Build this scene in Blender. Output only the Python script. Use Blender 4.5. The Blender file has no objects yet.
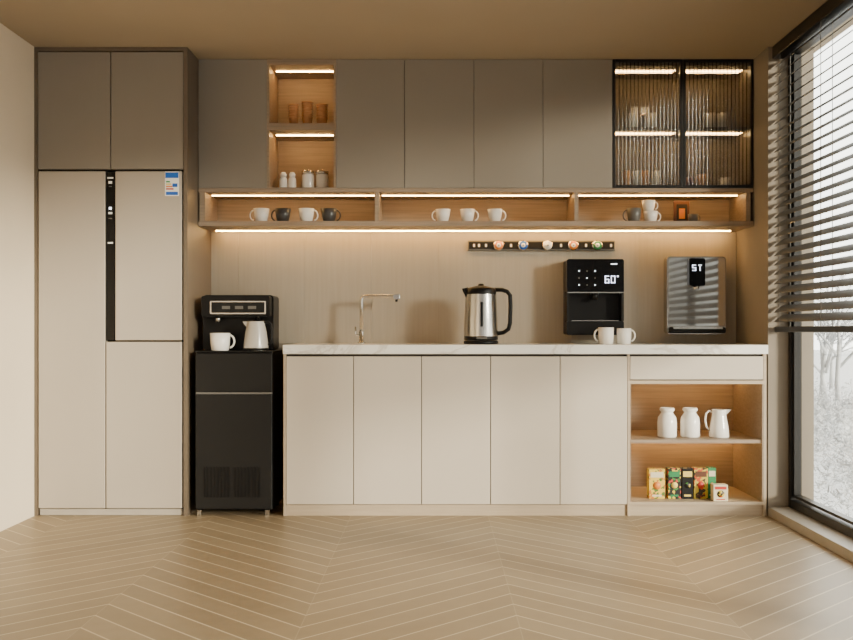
import bpy, bmesh, math, random
from mathutils import Vector, Matrix
random.seed(7)
CAMD=5.6; F=1025.0; EYE=1.016
def X(px,d=0.0): return (px-435)*(CAMD+d)/F
def Z(py,d=0.0): return EYE+(330-py)*(CAMD+d)/F
def lin(c):
    r=[]
    for v in c:
        v/=255.0
        r.append(v/12.92 if v<=0.04045 else ((v+0.055)/1.055)**2.4)
    return (r[0],r[1],r[2],1)
# ---------------- materials ----------------
def newmat(n):
    m=bpy.data.materials.new(n); m.use_nodes=True
    nt=m.node_tree; return m,nt,nt.nodes['Principled BSDF']
def pbr(n,c,rough=.5,metal=0,var=.06,scale=6,stretch=(1,1,1),bump=0,coat=0,spec=.5):
    m,nt,b=newmat(n)
    b.inputs['Roughness'].default_value=rough; b.inputs['Metallic'].default_value=metal
    b.inputs['Coat Weight'].default_value=coat; b.inputs['Specular IOR Level'].default_value=spec
    g=nt.nodes.new('ShaderNodeNewGeometry'); mp=nt.nodes.new('ShaderNodeMapping'); mp.inputs['Scale'].default_value=stretch
    no=nt.nodes.new('ShaderNodeTexNoise'); no.inputs['Scale'].default_value=scale; no.inputs['Detail'].default_value=5
    nt.links.new(g.outputs['Position'],mp.inputs['Vector']); nt.links.new(mp.outputs[0],no.inputs['Vector'])
    r=nt.nodes.new('ShaderNodeValToRGB'); l=lin(c)
    r.color_ramp.elements[0].position=.3; r.color_ramp.elements[1].position=.7
    r.color_ramp.elements[0].color=tuple(v*(1-var) for v in l[:3])+(1,)
    r.color_ramp.elements[1].color=tuple(min(1,v*(1+var)) for v in l[:3])+(1,)
    nt.links.new(no.outputs['Fac'],r.inputs[0]); nt.links.new(r.outputs[0],b.inputs['Base Color'])
    if bump:
        bp=nt.nodes.new('ShaderNodeBump'); bp.inputs['Strength'].default_value=bump; bp.inputs['Distance'].default_value=.002
        nt.links.new(no.outputs['Fac'],bp.inputs['Height']); nt.links.new(bp.outputs[0],b.inputs['Normal'])
    return m
def emis(n,c,s):
    m,nt,b=newmat(n); b.inputs['Base Color'].default_value=lin(c)
    b.inputs['Emission Color'].default_value=lin(c); b.inputs['Emission Strength'].default_value=s
    return m
def glassy(n,tint=(255,255,255),refl=.12,rough=.02):
    m,nt,b=newmat(n); nt.nodes.remove(b); o=nt.nodes['Material Output']
    t=nt.nodes.new('ShaderNodeBsdfTransparent'); t.inputs[0].default_value=lin(tint)
    g=nt.nodes.new('ShaderNodeBsdfGlossy'); g.inputs['Roughness'].default_value=rough
    lw=nt.nodes.new('ShaderNodeLayerWeight'); lw.inputs[0].default_value=.35
    ma=nt.nodes.new('ShaderNodeMath'); ma.operation='MULTIPLY_ADD'; ma.inputs[1].default_value=.6 if refl>.05 else .15; ma.inputs[2].default_value=refl*.5
    mx=nt.nodes.new('ShaderNodeMixShader')
    nt.links.new(lw.outputs['Facing'],ma.inputs[0]); nt.links.new(ma.outputs[0],mx.inputs[0])
    nt.links.new(t.outputs[0],mx.inputs[1]); nt.links.new(g.outputs[0],mx.inputs[2]); nt.links.new(mx.outputs[0],o.inputs[0])
    return m
M={}
M['upper']=pbr('laminate_taupe',(136,127,115),.5,var=.015,scale=5)
M['lower']=pbr('laminate_cream',(198,186,169),.4,var=.012,scale=4)
M['fridge']=pbr('fridge_panel',(172,161,146),.32,var=.012,scale=3)
M['edge']=pbr('edge_brown',(100,87,72),.5)
M['wood']=pbr('oak_veneer',(146,127,107),.5,var=.14,scale=7,stretch=(.6,5,14),bump=.1)
M['woodd']=pbr('smoked_oak',(116,107,95),.5,var=.14,scale=7,stretch=(.6,5,14),bump=.1)
M['woodlt']=pbr('pale_oak_edge',(178,160,136),.5,var=.06,scale=7,stretch=(.8,8,14))
M['splash']=pbr('backsplash_laminate',(156,147,132),.45,var=.04,scale=9,stretch=(9,9,.3),bump=.05)
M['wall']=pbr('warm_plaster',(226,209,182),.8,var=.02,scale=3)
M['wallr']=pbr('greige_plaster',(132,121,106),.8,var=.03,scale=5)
M['ceil']=pbr('ceiling_paint',(166,150,126),.85,var=.02,scale=2)
M['sill']=pbr('stone_sill',(166,157,143),.4,var=.05,scale=12)
M['black']=pbr('black_plastic',(14,13,13),.4,var=.05,spec=.25)
M['blackm']=pbr('black_matte',(26,25,24),.5,var=.05,spec=.25)
M['gloss']=pbr('black_glass',(8,8,9),.12,var=.02,spec=.3)
M['frame']=pbr('black_aluminium',(30,28,26),.4,metal=.3)
M['steel']=pbr('brushed_steel',(195,192,186),.24,metal=1,var=.04)
M['chrome']=pbr('chrome',(232,230,225),.06,metal=1,var=.01)
M['ceramic']=pbr('white_ceramic',(240,236,228),.2,var=.01,coat=.3)
M['pearl']=pbr('pearl_grey_enamel',(186,180,171),.25,var=.02,coat=.3)
M['ceramicg']=pbr('grey_ceramic',(62,61,60),.3,var=.05)
M['grey']=pbr('grey_plastic',(100,97,92),.4)
M['amber']=pbr('kraft_cup',(200,148,98),.6,var=.1,scale=30)
M['slat']=pbr('blind_slat',(72,68,62),.45,var=.03)
M['white']=pbr('white_print',(240,238,232),.5,var=.01)
M['blue']=pbr('blue_print',(20,95,190),.5); M['green']=pbr('green_print',(40,130,75),.5)
M['orange']=pbr('orange_print',(220,130,50),.5); M['yellow']=pbr('yellow_print',(235,205,100),.5)
M['brown']=pbr('brown_print',(95,55,30),.5); M['cream']=pbr('cream_print',(228,214,180),.5)
M['red']=pbr('red_print',(190,60,45),.5); M['gap']=pbr('shadow_gap',(44,38,32),.8)
M['mauve']=pbr('mauve_glass',(120,80,90),.2)
M['frosted']=pbr('frosted_glassware',(225,222,214),.15,var=.02,coat=.3)
M['led']=emis('led_warm',(255,198,118),52)
M['ledg']=emis('led_warm_display',(255,204,132),52)
M['led2']=emis('led_warm_shelf',(255,198,118),34)
M['led3']=emis('led_warm_underside',(255,200,122),62)
M['disp']=emis('display_white',(235,240,255),3)
M['glass']=glassy('clear_glass'); M['glassd']=glassy('tinted_glass',(225,220,214),.3)
M['pane']=glassy('window_pane',(250,252,250),.04)
M['snow']=pbr('snow_ground',(235,236,238),.9,var=.05,scale=2)
M['frost']=pbr('frosted_leaf',(196,197,197),.9,var=.35,scale=4)
M['bark']=pbr('frosted_bark',(190,191,192),.9,var=.1,scale=4)
# marble
m,nt,b=newmat('white_marble'); b.inputs['Roughness'].default_value=.2
g=nt.nodes.new('ShaderNodeNewGeometry'); n1=nt.nodes.new('ShaderNodeTexNoise'); n1.inputs['Scale'].default_value=2.6; n1.inputs['Detail'].default_value=8; n1.inputs['Distortion'].default_value=1.6
nt.links.new(g.outputs['Position'],n1.inputs['Vector']); r=nt.nodes.new('ShaderNodeValToRGB'); e=r.color_ramp.elements
e[0].position=.47; e[0].color=lin((242,238,230)); e[1].position=.53; e[1].color=lin((242,238,230)); k=r.color_ramp.elements.new(.5); k.color=lin((216,208,198))
nt.links.new(n1.outputs['Fac'],r.inputs[0]); nt.links.new(r.outputs[0],b.inputs['Base Color']); M['marble']=m
# fluted glass
m,nt,b=newmat('fluted_glass'); nt.nodes.remove(b); o=nt.nodes['Material Output']
t=nt.nodes.new('ShaderNodeBsdfTransparent'); t.inputs[0].default_value=lin((236,236,235))
rf=nt.nodes.new('ShaderNodeBsdfRefraction'); rf.inputs['IOR'].default_value=1.2; rf.inputs['Roughness'].default_value=.03; rf.inputs['Color'].default_value=lin((238,238,238))
gl=nt.nodes.new('ShaderNodeBsdfGlossy'); gl.inputs['Roughness'].default_value=.12
a=nt.nodes.new('ShaderNodeMixShader'); a.inputs[0].default_value=.25
c=nt.nodes.new('ShaderNodeMixShader'); c.inputs[0].default_value=.04
nt.links.new(t.outputs[0],a.inputs[1]); nt.links.new(rf.outputs[0],a.inputs[2]); nt.links.new(a.outputs[0],c.inputs[1]); nt.links.new(gl.outputs[0],c.inputs[2]); nt.links.new(c.outputs[0],o.inputs[0]); M['flute']=m
M['fluteg']=glassy('flute_groove_shade',(165,163,160),.06,.2)  # grey tint standing in for shade between the flutes
# chevron floor
m,nt,b=newmat('chevron_parquet'); b.inputs['Roughness'].default_value=.42
N=nt.nodes; L=nt.links
def mt(op,a,bv=None,cv=None):
    q=N.new('ShaderNodeMath'); q.operation=op
    for i,v in enumerate((a,bv,cv)):
        if v is None: continue
        if isinstance(v,(int,float)): q.inputs[i].default_value=v
        else: L.new(v,q.inputs[i])
    return q.outputs[0]
g=N.new('ShaderNodeNewGeometry'); s=N.new('ShaderNodeSeparateXYZ'); L.new(g.outputs['Position'],s.inputs[0])
per=1.5
u=mt('DIVIDE',mt('ADD',s.outputs['X'],.46+per*4),per); fu=mt('FRACT',u)
tri=mt('MULTIPLY',mt('ABSOLUTE',mt('SUBTRACT',fu,.5)),per)
v=mt('DIVIDE',mt('SUBTRACT',s.outputs['Y'],mt('MULTIPLY',tri,-1.0)),.15)
v=mt('ADD',v,100); fv=mt('FRACT',v)
line=mt('GREATER_THAN',mt('ABSOLUTE',mt('SUBTRACT',fv,.5)),.466)
f2=mt('FRACT',mt('MULTIPLY',u,2)); edge=mt('GREATER_THAN',mt('ABSOLUTE',mt('SUBTRACT',f2,.5)),.4975)
ln=mt('MAXIMUM',line,mt('MULTIPLY',edge,.25))
cb=N.new('ShaderNodeCombineXYZ'); L.new(mt('FLOOR',v),cb.inputs[0]); L.new(mt('FLOOR',mt('MULTIPLY',u,2)),cb.inputs[1])
wn=N.new('ShaderNodeTexWhiteNoise'); wn.noise_dimensions='2D'; L.new(cb.outputs[0],wn.inputs['Vector'])
no=N.new('ShaderNodeTexNoise'); no.inputs['Scale'].default_value=14; no.inputs['Detail'].default_value=5; L.new(g.outputs['Position'],no.inputs['Vector'])
mix=mt('ADD',mt('MULTIPLY',wn.outputs['Value'],.5),mt('MULTIPLY',no.outputs['Fac'],.5))
r=N.new('ShaderNodeValToRGB'); r.color_ramp.elements[0].color=lin((136,118,92)); r.color_ramp.elements[1].color=lin((160,141,112)); L.new(mix,r.inputs[0])
mc=N.new('ShaderNodeMix'); mc.data_type='RGBA'; L.new(ln,mc.inputs[0]); L.new(r.outputs[0],mc.inputs[6]); mc.inputs[7].default_value=lin((198,181,150))
L.new(mc.outputs[2],b.inputs['Base Color'])
bp=N.new('ShaderNodeBump'); bp.inputs['Strength'].default_value=.2; bp.inputs['Distance'].default_value=.003; L.new(ln,bp.inputs['Height']); bp.invert=True; L.new(bp.outputs[0],b.inputs['Normal'])
M['floor']=m
def pattern(n,base,cols,scale):
    m,nt,b=newmat(n); b.inputs['Roughness'].default_value=.5
    g=nt.nodes.new('ShaderNodeNewGeometry'); vo=nt.nodes.new('ShaderNodeTexVoronoi'); vo.inputs['Scale'].default_value=scale
    nt.links.new(g.outputs['Position'],vo.inputs['Vector'])
    s=nt.nodes.new('ShaderNodeSeparateColor'); nt.links.new(vo.outputs['Color'],s.inputs[0])
    r=nt.nodes.new('ShaderNodeValToRGB'); r.color_ramp.interpolation='CONSTANT'; r.color_ramp.elements[0].color=lin(base)
    r.color_ramp.elements[1].position=.6; r.color_ramp.elements[1].color=lin(cols[0])
    for i,c in enumerate(cols[1:]):
        k=r.color_ramp.elements.new(.6+.4*(i+1)/len(cols)); k.color=lin(c)
    nt.links.new(s.outputs[0],r.inputs[0]); nt.links.new(r.outputs[0],b.inputs['Base Color']); return m
M['p1']=pattern('floral_print_yellow',(232,196,70),[(200,120,40),(90,120,50)],70)
M['p2']=pattern('floral_print_dark',(26,28,24),[(220,190,60),(70,130,60),(200,70,50)],75)
M['p3']=pattern('floral_print_orange',(205,180,60),[(200,80,30),(60,50,30)],70)
# ---------------- builder ----------------
class B:
    def __init__(s,name): s.name=name; s.bm=bmesh.new(); s.mats=[]
    def mi(s,k):
        if k not in s.mats: s.mats.append(k)
        return s.mats.index(k)
    def _add(s,tmp,mat,smooth=False):
        i=s.mi(mat); mp={}
        for v in tmp.verts: mp[v]=s.bm.verts.new(v.co)
        for f in tmp.faces:
            try: nf=s.bm.faces.new([mp[v] for v in f.verts]); nf.material_index=i; nf.smooth=smooth
            except ValueError: pass
        tmp.free()
    def box(s,x0,x1,y0,y1,z0,z1,mat,bev=0,rot=None):
        t=bmesh.new(); bmesh.ops.create_cube(t,size=1)
        for v in t.verts: v.co=Vector(((x0+x1)/2+v.co.x*(x1-x0),(y0+y1)/2+v.co.y*(y1-y0),(z0+z1)/2+v.co.z*(z1-z0)))
        if bev: bmesh.ops.bevel(t,geom=t.edges[:],offset=bev,segments=2,affect='EDGES',profile=.5)
        if rot: bmesh.ops.transform(t,matrix=rot,verts=t.verts)
        s._add(t,mat); return s
    def prism(s,pts,y0,y1,mat,axis='y',smooth=False):
        t=bmesh.new()
        def c(p,y): return (p[0],y,p[1]) if axis=='y' else ((y,p[0],p[1]) if axis=='x' else (p[0],p[1],y))
        a=[t.verts.new(c(p,y0)) for p in pts]; b=[t.verts.new(c(p,y1)) for p in pts]
        t.faces.new(a); t.faces.new(b[::-1]); n=len(pts)
        for i in range(n): t.faces.new([a[i],b[i],b[(i+1)%n],a[(i+1)%n]])
        bmesh.ops.recalc_face_normals(t,faces=t.faces); s._add(t,mat,smooth); return s
    def rrect(s,x0,x1,z0,z1,r,y0,y1,mat,axis='y'):
        p=[]
        for cx,cz,a0 in ((x1-r,z1-r,0),(x0+r,z1-r,90),(x0+r,z0+r,180),(x1-r,z0+r,270)):
            for i in range(7):
                a=math.radians(a0+i*15); p.append((cx+r*math.cos(a),cz+r*math.sin(a)))
        return s.prism(p,y0,y1,mat,axis)
    def lathe(s,prof,c,mat,seg=28,axis='z',sx=1):
        t=bmesh.new(); rings=[]
        for r,z in prof:
            if r<1e-6: rings.append([t.verts.new((0,0,z))])
            else: rings.append([t.verts.new((sx*r*math.cos(2*math.pi*i/seg),r*math.sin(2*math.pi*i/seg),z)) for i in range(seg)])
        for a,b in zip(rings,rings[1:]):
            for i in range(seg):
                j=(i+1)%seg
                if len(a)==1 and len(b)==1: continue
                if len(a)==1: t.faces.new([a[0],b[i],b[j]])
                elif len(b)==1: t.faces.new([a[i],b[0],a[j]])
                else: t.faces.new([a[i],b[i],b[j],a[j]])
        bmesh.ops.recalc_face_normals(t,faces=t.faces)
        if axis=='y': bmesh.ops.transform(t,matrix=Matrix.Rotation(math.radians(90),4,'X'),verts=t.verts)
        bmesh.ops.translate(t,vec=Vector(c),verts=t.verts); s._add(t,mat,True); return s
    def tube(s,pts,r,mat,seg=10,flat=1.0):
        P=[Vector(p) for p in pts]; t=bmesh.new(); rings=[]; up=None
        for i,p in enumerate(P):
            d=(P[min(i+1,len(P)-1)]-P[max(i-1,0)]).normalized()
            if up is None: up=Vector((0,1,0)) if abs(d.y)<.9 else Vector((0,0,1))
            a=d.cross(up).normalized(); b=a.cross(d).normalized(); up=b
            rr=r[i] if isinstance(r,(list,tuple)) else r
            rings.append([t.verts.new(p+a*rr*math.cos(2*math.pi*k/seg)+b*rr*flat*math.sin(2*math.pi*k/seg)) for k in range(seg)])
        for a,b in zip(rings,rings[1:]):
            for k in range(seg): t.faces.new([a[k],a[(k+1)%seg],b[(k+1)%seg],b[k]])
        t.faces.new(rings[0][::-1]); t.faces.new(rings[-1]); bmesh.ops.recalc_face_normals(t,faces=t.faces)
        s._add(t,mat,True); return s
    def led(s,xa,xb,y,z,m='led'): return s.box(xa,xb,y-.005,y+.005,z-.005,z,m)
    def done(s):
        xs=[v.co for v in s.bm.verts]
        o=Vector(((min(v.x for v in xs)+max(v.x for v in xs))/2,(min(v.y for v in xs)+max(v.y for v in xs))/2,min(v.z for v in xs)))
        for v in s.bm.verts: v.co-=o
        me=bpy.data.meshes.new(s.name); s.bm.to_mesh(me); s.bm.free()
        for k in s.mats: me.materials.append(M[k])
        ob=bpy.data.objects.new(s.name,me); ob.location=o; bpy.context.scene.collection.objects.link(ob); return ob
def arc(cx,cz,r,a0,a1,n,y,sx=1):
    return [(cx+sx*r*math.cos(math.radians(a0+(a1-a0)*i/n)),y,cz+r*math.sin(math.radians(a0+(a1-a0)*i/n))) for i in range(n+1)]
H=2.563; WL=-2.19; WR=1.82; YB=.6; YF=-7.0; WX=1.93
# ---------------- room ----------------
B('floor').box(WL-.1,WR+.25,YF,YB+.1,-.1,0,'floor').done()
B('ceiling').box(WL-.1,WR+.3,YF,YB+.1,H,H+.1,'ceil').done()
B('wall_left').box(WL-.1,WL,YF,YB,0,H,'wall').done()
w=B('wall_right')
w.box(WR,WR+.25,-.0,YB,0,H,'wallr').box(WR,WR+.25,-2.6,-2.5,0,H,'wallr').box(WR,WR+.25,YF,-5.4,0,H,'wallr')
w.done()
B('trim_sill').box(WR,WR+.25,-2.5,0,0,.05,'sill',.003).done()
B('trim_sill').box(WR,WR+.25,-5.4,-2.6,0,.05,'sill',.003).done()
def window(name,y0,y1):
    b=B(name); z0=.05; z1=H-.0
    for (a,c) in ((y1-.035,y1),(y0,y0+.035),((y0+y1)/2-.02,(y0+y1)/2+.02)): b.box(WX,WX+.06,a,c,z0,z1,'frame',.003)
    b.box(WX,WX+.06,y0+.035,y1-.035,z0,z0+.045,'frame',.003); b.box(WX,WX+.06,y0+.035,y1-.035,z1-.05,z1,'frame',.003)
    b.box(WX+.025,WX+.031,y0+.03,y1-.03,z0+.04,z1-.04,'pane')
    b.box(WX+.01,WX+.05,y1-.065,y1-.045,z0+.06,z1-.06,'frame'); b.box(WX+.01,WX+.05,y0+.05,y1-.05,z0+.06,z0+.075,'frame')
    b.done()
window('window_1',-2.5,0.0); window('unseen_light_window',-5.4,-2.6)  # second window is unseen, added without a blind to let in light
# blinds
bl=B('venetian_blind'); bx=1.872; y0,y1=-2.45,-.015
bl.box(bx-.035,bx+.03,y0,y1,H-.07,H-.003,'frame',.004)
zt=H-.1; zb=1.06; n=28; th=math.radians(-38)
for i in range(n):
    z=zt-(zt-zb)*i/(n-1)*.985
    w_=.032; p=[]
    for k in range(5):
        q=-1+k*.5; p.append((bx+q*w_*math.cos(th),z+q*w_*-math.sin(th)+.003*(1-q*q)))
    p+= [(a,c-.0022) for a,c in p[::-1]]
    bl.prism(p,y0,y1,'slat')
bl.box(bx-.022,bx+.022,y0,y1,1.005,1.035,'frame',.003)
for yy in (-.12,-.7,-1.3,-1.9,-2.35):
    for xx in (bx-.028,bx+.028): bl.box(xx-.0012,xx+.0012,yy-.002,yy+.002,1.03,H-.06,'grey')
bl.done()
# ---------------- fridge & tall cabinet ----------------
t=B('tall_cabinet')
t.box(X(34),X(37.5),0,YB-.002,0,H-.002,'edge').box(X(183.5),X(187.5),0,YB-.002,0,H-.002,'edge')
t.box(X(37.5),X(183.5),0.0,YB-.002,Z(51),H-.002,'edge')
t.box(X(37.5),X(183.5),0.03,YB-.002,Z(170),Z(51),'gap')
t.box(X(37.8),X(110),.002,.03,Z(169),Z(52),'upper',.002).box(X(111),X(183),.002,.03,Z(169),Z(52),'upper',.002)
t.done()
f=B('refrigerator')
f.box(X(38.5),X(182.5),.05,.56,.0,Z(171.5),'gap')
f.box(X(39),X(182),.015,.05,.002,Z(509.5),'sill')
f.box(X(38.3),X(105),.0,.05,Z(508.5),Z(171.2),'fridge',.004)
f.box(X(115.2),X(181.7),.0,.05,Z(340.3),Z(171.2),'fridge',.004)
f.box(X(106),X(181.7),.0,.05,Z(508.5),Z(341.8),'fridge',.004)
f.box(X(105.6),X(114.6),.006,.05,Z(340.3),Z(171.4),'gloss',.002)
for (py,w2,h2,k) in ((177,6,1.5,'white'),(181,3.5,2.5,'white'),(186,3,.8,'grey'),(207,2.5,2.5,'disp'),(212,4,2,'white'),(218,3.5,.8,'grey'),(242,5,1.6,'white')):
    f.box(X(110-w2/2),X(110+w2/2),.004,.0065,Z(py+h2),Z(py),k)
f.box(X(165),X(179),-.001,.002,Z(196),Z(171.6),'white').box(X(165.4),X(178.6),-.0015,0,Z(178),Z(172.4),'blue')
for i,k in enumerate(('green','yellow','orange','red')): f.box(X(166),X(170+i*1.2),-.0015,0,Z(182.5+i*2.4),Z(181+i*2.4),k)
f.box(X(166),X(178),-.0015,0,Z(195),Z(191.8),'blue').box(X(172.5),X(177.5),-.0015,0,Z(187),Z(183.5),'blue')
f.done()
# ---------------- tea bar ----------------
d=B('water_dispenser_cabinet'); xa,xb=X(195.5),X(272)
d.box(xa,xb,.02,.4,.03,Z(352),'black',.004)
d.box(xa,xb,.0,.02,Z(392),Z(353.5),'blackm',.003).box(xa,xb,.0,.02,Z(509),Z(394.5),'blackm',.003)
d.box(xa,xb,.004,.02,Z(394.2),Z(392.4),'grey')
d.box(xa-.003,xb+.005,-.004,.4,Z(352.2),.901,'blackm',.002)
for i in range(17):
    if i==8: continue
    px=204+i*3.4; d.box(X(px),X(px+1.6),-.003,.0,Z(497),Z(467),'black')
for px in (199,267):
    d.box(X(px-2),X(px+2),.01,.03,0,.03,'steel'); d.box(X(px-2),X(px+2),.34,.37,0,.03,'black')
D=.2
d.rrect(X(203,D),X(273.5,D),.901,Z(295,D),.02,.2,.4,'black')
d.rrect(X(204.5,D),X(272,D),Z(317,D),Z(296.5,D),.012,.12,.2,'black')
d.rrect(X(210,.12),X(266,.12),Z(314,.12),Z(301,.12),.006,.117,.12,'steel')
d.rrect(X(211.5,.12),X(264.5,.12),Z(312.8,.12),Z(302.2,.12),.005,.1155,.117,'blackm')
for px in (226,239,252): d.box(X(px-4,.115),X(px+4,.115),.113,.1155,Z(309,.115),Z(306,.115),'grey')
d.lathe([(0,0),(.016,0),(.016,.035),(0,.035)],(X(218,.15),.15,Z(317,.15)-.03),'steel',16)
d.lathe([(0,0),(.016,0),(.016,.02),(0,.02)],(X(257,.15),.165,Z(317,.15)-.015),'black',16)
d.lathe([(0,.9015),(.05,.9015),(.05,.905),(0,.905)],(X(258,.07),.07,0),'steel',24)
d.done()
# ---------------- mug ----------------
def mug(name,x,y,z,r,h,mat,taper=.85,ang=0,hs=1.0):
    b=B(name); rb=r*taper; th=max(.003,r*.07)
    b.lathe([(0,0),(rb*.85,0),(rb*.95,h*.04),(rb+(r-rb)*.5,h*.45),(r,h),(r-th,h),(rb+(r-rb)*.5-th,h*.45),(rb*.85-th,h*.1),(0,h*.09)],(0,0,0),mat)
    hw=h*.36*hs; cx=r*.93
    b.tube(arc(cx-.002,h*.53,hw,-82,82,14,0,.8),h*.055,mat,8,1.4)
    R=Matrix.Rotation(math.radians(ang),4,'Z'); bmesh.ops.transform(b.bm,matrix=R,verts=b.bm.verts)
    bmesh.ops.translate(b.bm,vec=(x,y,z),verts=b.bm.verts); return b.done()
mug('coffee_mug',X(220.5,.07),.06,.9015,.056,.098,'ceramic',.9,0)
def jug(name,cx,cy,z,r,h,mat,lid=None,spx=-1,hmat=None):
    b=B(name)
    b.lathe([(0,0),(r*.95,0),(r,h*.03),(r*.93,h*.35),(r*.72,h*.75),(r*.68,h*.92),(r*.74,h),(r*.68,h),(r*.62,h*.9),(r*.66,h*.74),(r*.85,h*.3),(r*.85,h*.05),(0,h*.04)],(cx,cy,z),mat)
    t=r*.7
    b.prism([(cx+spx*t*.9,z+h*.8),(cx+spx*(t+.028),z+h*1.0),(cx+spx*t*.6,z+h*1.0)],cy-.012,cy+.012,mat)
    b.tube([(cx-spx*r*.68,cy,z+h*.9),(cx-spx*r*1.0,cy,z+h*.95),(cx-spx*r*1.3,cy,z+h*.85),(cx-spx*r*1.38,cy,z+h*.62),(cx-spx*r*1.25,cy,z+h*.38),(cx-spx*r*.93,cy,z+h*.25)],r*.1,hmat or mat,8)
    if lid: b.lathe([(0,h*1.0),(r*.7,h*1.0),(r*.66,h*1.05),(r*.15,h*1.07),(r*.12,h*1.12),(0,h*1.13)],(cx,cy,z),lid)
    return b.done()
# small tapered kettle on the tea bar
b=B('electric_tea_kettle'); kx,ky,kz,hh=X(256,.07),.07,.9055,.165
b.lathe([(0,0),(.068,0),(.07,.004),(.069,.012)],(kx,ky,kz),'black',32)
b.lathe([(.069,.012),(.068,.03),(.058,.10),(.047,.152),(.046,.158)],(kx,ky,kz),'pearl',32)
b.lathe([(.046,.158),(.044,.163),(.012,.167),(.010,.174),(0,.175)],(kx,ky,kz),'black',32)
b.prism([(kx-.05,kz+.125),(kx-.072,kz+.157),(kx-.03,kz+.158)],ky-.013,ky+.013,'pearl')
b.tube([(kx+.042,ky,kz+.152),(kx+.068,ky,kz+.154),(kx+.084,ky,kz+.142),(kx+.089,ky,kz+.11),(kx+.088,ky,kz+.06),(kx+.082,ky,kz+.035),(kx+.064,ky,kz+.03)],.0075,'blackm',10,1.4)
b.done()
# ---------------- base cabinet ----------------
c=B('base_cabinet'); TZ=.935; SB=.884
c.box(X(284),X(627.5),.022,YB-.03,.062,SB,'gap').box(X(283.5),X(286),.0,YB-.03,0,SB,'woodlt')
c.box(X(286),X(766),.012,.05,0,Z(505),'woodlt').box(X(286),X(766),.05,.5,0,.06,'gap')
xs=[286,353.5,421.5,490.5,560,627.5]
for i in range(5): c.box(X(xs[i]+.4),X(xs[i+1]-.4),0,.022,Z(504.3),Z(356.5),'lower',.0015)
c.box(X(627.6),X(629.8),0,YB-.03,.0,SB,'woodlt').box(X(763.5),X(766.5),0,YB-.03,0,SB,'woodlt')
c.box(X(629.8),X(763.5),.02,YB-.03,Z(380),SB,'gap').box(X(630.2),X(763.2),0,.02,Z(379.5),Z(356.5),'lower',.0015)
c.box(X(629.8),X(763.5),.0,YB-.03,Z(384),Z(380.5),'woodlt')
c.box(X(629.8),X(763.5),.57-.02,YB-.03,.06,Z(384),'wood')
SH=Z(440); BZ=Z(502)
c.box(X(629.8),X(763.5),.01,.55,Z(443.5),SH,'wood').box(X(629.8),X(763.5),.0,.55,Z(505),BZ,'woodlt')
c.box(X(629.8),X(631),.002,.55,BZ,Z(384),'wood').box(X(762.3),X(763.5),.002,.55,BZ,Z(384),'wood')
c.led(X(634),X(760),.46,Z(443.5)); c.led(X(634),X(760),.42,Z(384),'led2')
c.done()
B('countertop').box(X(283),WR-.003,-.012,YB-.014,SB+.0005,TZ,'marble',.003).done()
# back wall with laminate panelling
bs=B('wall_back'); px=[200,238.5,305,371.5,438.5,505,571.5,638,703,745]
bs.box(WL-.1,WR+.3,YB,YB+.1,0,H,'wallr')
zs0=TZ; zs1=Z(226.5,.25)
L0=X(187.5)
for i in range(len(px)-1):
    a=X(px[i],.59); b_=X(px[i+1],.59)
    if i==0: a=L0+.001
    if i==len(px)-2: b_=WR-.002
    bs.box(a+.0003,b_-.0003,.588,.6,zs0-.9 if i==0 else zs0,zs1,'splash',.0005)
bs.done()
# ---------------- uppers ----------------
D=.25; U=B('wall_cabinet'); zt=H-.002; zb=Z(188,D); UL=X(187.5)+.002; UR=WR-.003
def ux(p): return X(p,D)
nx0,nx1=ux(267),ux(336); gx0=ux(612.5)
U.box(UL,nx0,D+.02,YB-.002,zb,zt,'gap').box(nx1,gx0,D+.02,YB-.002,zb,zt,'gap')
U.box(UL,nx0-.001,D,D+.02,zb,zt,'upper',.0015)
ds=[336,404.5,474,543,612.5]
for i in range(4): U.box(ux(ds[i])+.0015,ux(ds[i+1])-.0015,D,D+.02,zb,zt,'upper',.0015)
tk=.012
U.box(nx0,nx0+tk,D,YB-.012,zb,zt,'wood').box(nx1-tk,nx1,D,YB-.012,zb,zt,'wood')
U.box(nx0,nx1,YB-.012,YB-.002,zb,zt,'wood').box(nx0+tk,nx1-tk,D,YB-.012,zt-.03,zt,'wood')
NS=Z(123,D); U.box(nx0+tk,nx1-tk,D+.005,YB-.012,Z(130,D),NS,'wood')
U.box(nx0+tk,nx1-tk,D+.003,YB-.012,zb,zb+.004,'wood')
U.box(gx0,gx0+tk,D+.022,YB-.012,zb,zt,'woodd').box(UR-.012,UR,D+.022,YB-.012,zb,zt,'woodd').box(gx0,UR,YB-.012,YB-.002,zb,zt,'woodd')
gm=ux(683)
U.box(gx0+tk,UR-.012,D+.022,YB-.012,zt-.03,zt,'woodd').box(gx0+tk,UR-.012,D+.022,YB-.012,zb,zb+.012,'woodd')
GS=Z(125,D); U.box(gx0+tk,UR-.012,D+.06,YB-.012,GS-.018,GS,'woodd')
U.led(nx0+.03,nx1-.03,.40,zt-.03); U.led(nx0+.03,nx1-.03,.40,Z(130,D))
for xa_,xb_ in ((gx0+.03,gm-.02),(gm+.02,UR-.03)):
    U.led(xa_,xb_,.40,zt-.03,'ledg'); U.led(xa_,xb_,.40,GS-.018,'ledg')
U.done()
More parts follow.
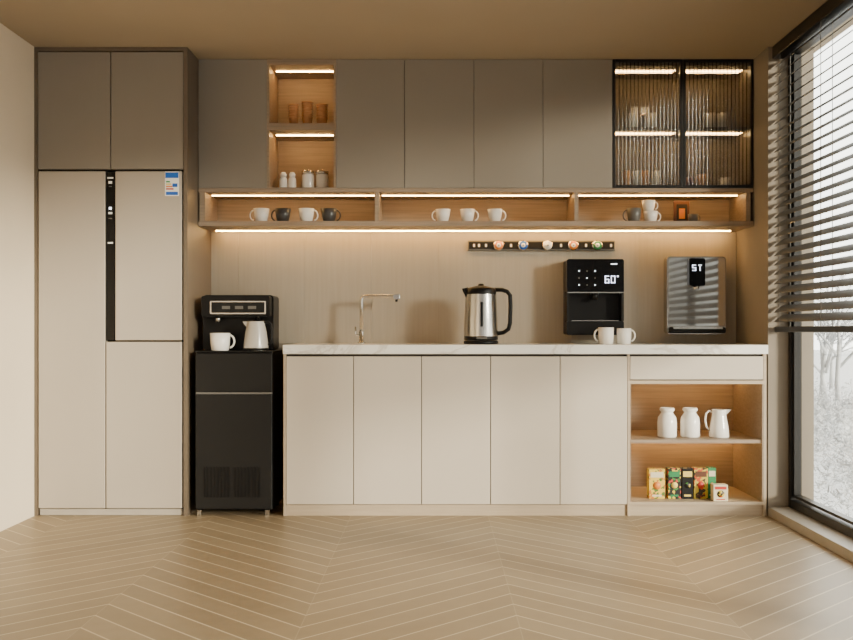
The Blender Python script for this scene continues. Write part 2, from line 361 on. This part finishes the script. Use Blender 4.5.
for i,(a,b_) in enumerate(((gx0+.001,gm-.001),(gm+.001,UR))):
    g=B('glass_cabinet_door'); fw=.016
    g.box(a,a+fw,D-.002,D+.018,zb+.001,zt,'frame',.001).box(b_-fw,b_,D-.002,D+.018,zb+.001,zt,'frame',.001)
    g.box(a+fw,b_-fw,D-.002,D+.018,zb+.001,zb+.001+fw,'frame').box(a+fw,b_-fw,D-.002,D+.018,zt-fw,zt,'frame')
    nr=17; x0_,x1_=a+fw,b_-fw; P=[]; pit=(x1_-x0_)/nr
    for k in range(nr):
        for q in range(6):
            tt=q/6; P.append((x0_+(k+tt)*pit, D+.006-.0025*math.sin(math.pi*tt)))
    P.append((x1_,D+.006)); P+=[(x1_,D+.010),(x0_,D+.010)]
    g.prism(P,zb+.017,zt-fw,'flute','z')
    for k in range(1,nr):
        xx=x0_+k*pit; g.box(xx-.0022,xx+.0022,D+.001,D+.002,zb+.017,zt-fw,'fluteg')  # tinted strips paint in the shade lines of the flute grooves
    g.done()
# open shelf
S=B('open_wall_shelf'); s0=Z(226,D); s1=Z(188.3,D); b0=Z(221,D); b1=Z(192.3,D)
SX0=UL; SX1=UR
S.box(SX0,SX1,D-.002,YB-.002,s0,b0,'wood').box(SX0,SX1,D-.002,YB-.002,b1,s1,'wood')
S.box(SX0,SX1,YB-.014,YB-.002,b0,b1,'wood')
for p0,p1 in ((199.5,205),(375,379),(574.5,578.5),(746,750.5)):
    a=ux(p0) ; c_=ux(p1)
    S.box(max(a,SX0),min(c_,SX1),D-.001,YB-.014,b0,b1,'wood')
for a,c_ in ((207,373),(381,572),(581,744)): S.led(ux(a),ux(c_),.38,b1,'led2')
S.led(ux(206),ux(744),.52,s0,'led3')
S.done()
# ---------------- shelf mugs ----------------
z=b0+.0008
for cx,mm in ((258,'ceramic'),(280,'ceramicg'),(304,'ceramic'),(327,'ceramicg')): mug('coffee_mug',ux(cx),.36,z,.047,.082,mm,.72,180 if cx in(258,280,) else 0)
for cx in (443,468,496): mug('coffee_mug',ux(cx),.36,z,.045,.078,'ceramic',.68,0 if cx>450 else 180)
mug('espresso_cup',ux(638),.37,z,.042,.085,'grey',.8,180)
mug('espresso_cup',ux(655),.37,z,.043,.068,'ceramic',.75,0)
mug('espresso_cup',ux(653),.37,z+.0685,.040,.062,'ceramic',.75,0)
bx_=B('picture_frame'); bx_.box(ux(681),ux(697),.42,.44,z,z+.135,'brown',.003).box(ux(683.5),ux(694.5),.417,.421,z+.02,z+.115,'gap').box(ux(686),ux(692),.415,.418,z+.03,z+.09,'orange'); bx_.done()
mug('espresso_cup',ux(698),.36,z,.03,.05,'grey',.85,0)
def stack(cx,y,z,n,r):
    b=B('paper_cup_stack'); b.lathe([(0,0),(r*.72,0),(r*.95,.055),(r*1.08,.057),(r*1.02,.062),(r*.9,.062)],(cx,y,z),'amber',20)
    for i in range(1,n):
        zz=.058+i*.015; b.lathe([(r*.82,zz-.014),(r*.94,zz-.002),(r*1.09,zz),(r*1.02,zz+.004),(r*.85,zz+.004),(r*.6,zz-.03)],(cx,y,z),'amber',20)
    b.done()
stack(ux(290),.40,NS+.0005,6,.028); stack(ux(304),.40,NS+.0005,7,.031); stack(ux(319),.40,NS+.0005,6,.032)
z2=zb+.0045
for cx in (280.5,289.5):
    b=B('salt_shaker'); b.lathe([(0,0),(.022,0),(.025,.01),(.023,.06),(.016,.075),(0,.075)],(ux(cx),.36,z2),'ceramic',20)
    b.lathe([(.0,.075),(.018,.075),(.019,.09),(.012,.102),(0,.104)],(ux(cx),.36,z2),'ceramic',20); b.done()
for cx in (305,319.5):
    b=B('storage_jar'); b.lathe([(0,0),(.034,0),(.036,.01),(.036,.085),(.032,.095),(0,.095)],(ux(cx),.39,z2),'ceramic' if cx==305 else 'frosted',24)
    b.lathe([(0,.095),(.037,.095),(.037,.112),(.006,.114),(.006,.122),(0,.122)],(ux(cx),.39,z2),'steel',24); b.done()
def tumbler(cx,y,z,r,h,mat='glass'):
    b=B('drinking_glass'); b.lathe([(0,0),(r*.85,0),(r,h),(r*.93,h),(r*.8,h*.08),(0,h*.08)],(cx,y,z),mat,20)
    b.done()
for i,cx in enumerate((638,648.5,659)): tumbler(ux(cx),.42,GS+.0005,.025,.10,'frosted' if i!=1 else 'glassd')
for i,cx in enumerate((643,654)): tumbler(ux(cx),.50,GS+.0005,.025,.15,'frosted')
for cx in (718,730): tumbler(ux(cx),.42,GS+.0005,.027,.1,'frosted')
for i,cx in enumerate((632,642,652,662)): tumbler(ux(cx),.42,zb+.0125,.022,.11,'amber' if i%2==0 else 'frosted')
for i,cx in enumerate((697,709,733)): tumbler(ux(cx),.42,zb+.0125,.026,.07+.02*(i%2),('mauve','amber','frosted')[i])
# ---------------- faucet ----------------
D=.42; b=B('kitchen_faucet'); fx=X(361.5,D); tz=Z(296,D)
b.lathe([(0,0),(.024,0),(.024,.008),(.015,.012),(.015,.07),(.013,.075),(0,.075)],(fx,D,TZ+.0005),'steel',20)
b.tube([(fx,D,TZ+.06),(fx,D,tz-.03),(fx+.003,D,tz-.012),(fx+.012,D,tz-.003),(fx+.03,D,tz),(X(392,D),D,tz),(X(399,D),D,tz)],.0105,'steel',12)
b.box(X(393,D),X(400,D),D-.012,D+.012,tz-.02,tz+.0105,'steel',.003)
b.lathe([(0,0),(.008,0),(.008,.02),(0,.02)],(X(396.5,D),D,tz-.034),'black',12)
b.tube([(fx,D,TZ+.05),(fx-.03,D,TZ+.05),(fx-.034,D,TZ+.062),(fx-.036,D,TZ+.10)],.005,'steel',8)
b.done()
# ---------------- kettle ----------------
D=.3; kx=X(481,D); b=B('electric_kettle'); kz=TZ+.0005
b.lathe([(0,0),(.098,0),(.1,.006),(.1,.016),(.09,.02),(0,.02)],(kx,D,kz),'black',40)
b.lathe([(0,.022),(.096,.022),(.098,.03),(.0975,.045)],(kx,D,kz),'black',40)
b.lathe([(.0975,.045),(.098,.05),(.093,.18),(.088,.285)],(kx,D,kz),'steel',40)
b.lathe([(.088,.285),(.0885,.288),(.086,.315),(.078,.322),(.03,.334),(.018,.336),(.016,.346),(0,.348)],(kx,D,kz),'black',40)
b.prism([(kx-.075,kz+.325),(kx-.109,kz+.318),(kx-.106,kz+.305),(kx-.085,kz+.262),(kx-.075,kz+.27)],D-.02,D+.02,'black')
b.tube([(kx+.07,D,kz+.312),(kx+.12,D,kz+.312),(kx+.15,D,kz+.302),(kx+.168,D,kz+.28),(kx+.17,D,kz+.22),(kx+.167,D,kz+.12),(kx+.158,D,kz+.085),(kx+.13,D,kz+.066),(kx+.092,D,kz+.06)],.0125,'black',12,1.4)
b.box(kx-.008,kx+.008,D-.099,D-.08,kz+.1,kz+.24,'black',.003); b.box(kx-.03,kx+.03,D-.1,D-.08,kz+.0285,kz+.04,'grey',.002)
b.done()
# ---------------- wall dispensers ----------------
b=B('water_purifier_dispenser'); D=.42; yb=.5895
x0,x1=X(567,D),X(624,D); zt_,zb_=Z(259,D),Z(335,D); zr0,zr1=Z(321,D),Z(293,D)
b.rrect(x0,x1,zb_,zt_,.014,D+.08,yb,'black')
b.rrect(x0,x1,zr1,zt_,.012,D,D+.08,'gloss'); b.rrect(x0,x1,zb_,zr0,.01,D,D+.08,'black')
b.box(x0,x0+.014,D+.002,D+.08,zr0,zr1,'blackm').box(x1-.014,x1,D+.002,D+.08,zr0,zr1,'blackm')
b.box(x0+.003,x1-.003,D-.003,D,zr1,zr1+.006,'steel')
cx=(x0+x1)/2
b.box(x0+.03,x1-.03,D+.01,D+.075,zr0-.0,zr0+.004,'steel')
b.lathe([(0,0),(.02,0),(.024,.04),(0,.04)],(cx,D+.035,zr1-.04),'black',20)
for r_ in range(3):
    for c_ in range(3):
        b.lathe([(0,0),(.004,0),(.004,.002),(0,.002)],(X(579+c_*8,D),D,Z(271+r_*7,D)),'disp' if (r_+c_)%2==0 else 'grey',12,'y')
b.box(X(611,D),X(617,D),D-.001,D,Z(264.5,D),Z(263.5,D),'disp')
SEG={'6':'afedcg','0':'abcdef','5':'afgcd','T':'a'}
def digit(b,ch,x,z,w,h,y,t=.004):
    s=SEG[ch]
    if 'a' in s: b.box(x,x+w,y-.0015,y,z+h-t,z+h,'disp')
    if 'g' in s: b.box(x,x+w,y-.0015,y,z+h/2-t/2,z+h/2+t/2,'disp')
    if 'd' in s: b.box(x,x+w,y-.0015,y,z,z+t,'disp')
    if 'f' in s: b.box(x,x+t,y-.0015,y,z+h/2,z+h,'disp')
    if 'e' in s: b.box(x,x+t,y-.0015,y,z,z+h/2,'disp')
    if 'b' in s: b.box(x+w-t,x+w,y-.0015,y,z+h/2,z+h,'disp')
    if 'c' in s: b.box(x+w-t,x+w,y-.0015,y,z,z+h/2,'disp')
digit(b,'6',X(605,D),Z(283,D),.024,.042,D); digit(b,'0',X(611,D),Z(283,D),.024,.042,D)
b.box(X(617,D),X(618.5,D),D-.001,D,Z(277,D),Z(275.5,D),'disp')
b.done()
mug('coffee_mug',X(606,.28),.28,TZ+.0005,.045,.095,'ceramic',.95,180); mug('coffee_mug',X(624,.30),.30,TZ+.0005,.042,.09,'ceramic',.95,0)
b=B('mirror_water_dispenser'); D=.5; yb=.588
x0,x1=X(667,D),X(726,D); zt_,zb_=Z(256.5,D),Z(334,D)
b.rrect(x0,x1,zb_,zt_,.022,D,yb,'steel')
b.rrect(x0+.008,x1-.008,zb_+.05,zt_-.008,.016,D-.006,D,'chrome')
b.rrect(x0+.006,x1-.006,zb_+.004,zb_+.042,.012,D-.02,D,'blackm')
b.rrect(X(672,D),X(721,D),zb_+.03,zb_+.044,.004,D-.035,D-.02,'steel')
b.rrect(X(688,D),X(704,D),Z(286,D),Z(258.5,D),.012,D-.03,D-.006,'gloss')
b.lathe([(0,0),(.014,0),(.016,.02),(0,.02)],(X(696,D),D-.018,Z(286,D)-.02),'steel',18)
digit(b,'5',X(691,D),Z(271,D),.022,.035,D-.03); digit(b,'T',X(697,D),Z(271,D),.02,.035,D-.03); b.box(X(698.3,D),X(699.2,D),D-.0315,D-.03,Z(271,D),Z(266,D),'disp')
b.done()
b=B('power_track_socket'); D=.57
b.box(X(468,D),X(615,D),D,.588,Z(250.5,D),Z(240.5,D),'grey',.002)
b.box(X(469,D),X(614,D),D-.002,D,Z(249,D),Z(242,D),'blackm')
for i,(p,k) in enumerate(((498.5,'orange'),(523,'blue'),(547.5,'white'),(573,'orange'),(597,'green'))):
    b.lathe([(0,0),(.031,0),(.032,.008),(.030,.016),(.0,.016)],(X(p,D),D-.002,Z(245.5,D)),'steel',28,'y')
    b.lathe([(0,0),(.026,0),(.026,.002),(0,.002)],(X(p,D),D-.018,Z(245.5,D)),k,28,'y')
    b.lathe([(0,0),(.013,0),(.013,.002),(0,.002)],(X(p,D),D-.020,Z(245.5,D)),'white',28,'y')
    b.box(X(p,D)-.005,X(p,D)+.005,D-.0235,D-.022,Z(245.5,D)-.003,Z(245.5,D)+.003,'black')
for p in (473,478,485,510,560,585,610): b.box(X(p,D),X(p+2,D),D-.004,D-.002,Z(247,D),Z(244,D),'ceramic')
b.done()
# ---------------- lower shelf ----------------
def vase(cx,y,z,r,h):
    b=B('ceramic_jar'); b.lathe([(0,0),(r*.9,0),(r,h*.05),(r*1.0,h*.5),(r*.93,h*.68),(r*.66,h*.80),(r*.6,h*.85),(r*.74,h*.9),(r*.78,h*.93),(r*.72,h),(r*.6,h),(r*.45,h*.87),(0,h*.8)],(cx,y,z),'ceramic',28); b.done()
vase(X(667,.15),.15,SH+.0005,.054,.165); vase(X(690,.15),.15,SH+.0005,.054,.165)
# pitcher faces right, its handle on the left
jug('ceramic_pitcher',X(719,.15),.15,SH+.0005,.056,.155,'ceramic',None,1)
def tea(x0,x1,h,k,top,lab,y=.1):
    b=B('tea_box'); z=BZ+.0005; b.box(x0,x1,y,y+.06,z,z+h,k,.002)
    w=x1-x0; b.box(x0+w*.1,x1-w*.1,y-.001,y,z+h*.72,z+h*.9,top); b.lathe([(0,0),(w*.25,0),(w*.25,.0015),(0,.0015)],((x0+x1)/2,y,z+h*.45),lab,20,'y')
    b.box(x0+w*.2,x1-w*.2,y-.001,y,z+h*.08,z+h*.14,top); b.done()
D=.1
tea(X(649,D),X(665,D),.165,'p1','cream','orange'); tea(X(668,D),X(681,D),.17,'p2','green','yellow',.1); tea(X(682,D),X(693.2,D),.17,'blackm','yellow','p2')
tea(X(694,D),X(708,D),.17,'p3','brown','red'); tea(X(709,D),X(717,D),.17,'green','cream','orange',.12); tea(X(713,.03),X(727.5,.03),.09,'cream','red','p3',.02)
# ---------------- outside ----------------
B('snowy_ground').box(2.4,60,-30,90,-.95,-.85,'snow').done()
s=B('frosted_trees'); i_=s.mi('frost')
for k in range(330):
    x=random.uniform(3.4,10); y=random.uniform(2.5,19)
    if not(.31<(x/(y+CAMD))<.47): continue
    R_=random.uniform(.25,.45); hh=random.uniform(.45,1.0)
    for q in range(150):
        a=random.uniform(0,6.283); rr=R_*math.sqrt(random.random()); zz=-.85+hh*random.random()*(1-.5*(rr/R_)**2)
        c0=Vector((x+rr*math.cos(a),y+rr*math.sin(a),zz))
        dr=Vector((random.uniform(-1,1),random.uniform(-1,1),random.uniform(-.2,1))).normalized()*random.uniform(.04,.1)
        sd_=Vector((random.uniform(-1,1),random.uniform(-1,1),random.uniform(-1,1))).normalized()*random.uniform(.004,.014)
        vv=[s.bm.verts.new(p) for p in (c0-sd_,c0+sd_,c0+dr+sd_*.4,c0+dr-sd_*.4)]
        fc=s.bm.faces.new(vv); fc.material_index=i_
def branch(b,p,d,L_,r,lv):
    q=p+d*L_; mid=p+d*L_*.5+Vector((random.uniform(-1,1),random.uniform(-1,1),0))*L_*.05
    b.tube([p,mid,q],[r,r*.8,r*.6],'bark',5)
    if lv==0: return
    for k in range(4 if lv>1 else 5):
        t_=random.uniform(.4,1); a=random.uniform(0,6.283); tl=random.uniform(.5,.95)
        pp=d.orthogonal().normalized(); pp=Matrix.Rotation(a,3,d)@pp
        branch(b,p+d*L_*t_,(d+pp*tl).normalized(),L_*random.uniform(.5,.7),r*.5,lv-1)
for (x,y) in ((9.0,18),(10.4,22),(12.6,27),(8.2,15.2)):
    branch(s,Vector((x,y,-.85)),Vector((0,0,1)),1.6,.07,4)
s.done()
# ---------------- light ----------------
wd=bpy.data.worlds.new('World'); bpy.context.scene.world=wd; wd.use_nodes=True
nt=wd.node_tree; bg=nt.nodes['Background']; bg.inputs[0].default_value=(1,.968,.915,1)
tc=nt.nodes.new('ShaderNodeTexCoord'); dp=nt.nodes.new('ShaderNodeVectorMath'); dp.operation='DOT_PRODUCT'; dp.inputs[1].default_value=(.857,.514,0)
mr=nt.nodes.new('ShaderNodeMapRange'); mr.interpolation_type='SMOOTHSTEP'
mr.inputs['From Min'].default_value=-.4; mr.inputs['From Max'].default_value=.75; mr.inputs['To Min'].default_value=.5; mr.inputs['To Max'].default_value=7
nt.links.new(tc.outputs['Generated'],dp.inputs[0]); nt.links.new(dp.outputs['Value'],mr.inputs['Value']); nt.links.new(mr.outputs[0],bg.inputs[1])
sd=bpy.data.lights.new('sun','SUN'); sd.energy=8; sd.angle=math.radians(9); sd.color=(1,.9,.75)
so=bpy.data.objects.new('sun',sd); so.rotation_euler=Vector((-1,.9,-.24)).to_track_quat('-Z','Y').to_euler(); so.location=(6,-3,4); bpy.context.scene.collection.objects.link(so)
cd=bpy.data.cameras.new('camera'); co=bpy.data.objects.new('camera',cd); co.location=(0,-CAMD,EYE); co.rotation_euler=(math.pi/2,0,0)
cd.sensor_width=36; cd.lens=F/853*36; cd.shift_x=-8.5/853; cd.shift_y=10/853; cd.clip_end=200
bpy.context.scene.collection.objects.link(co); bpy.context.scene.camera=co
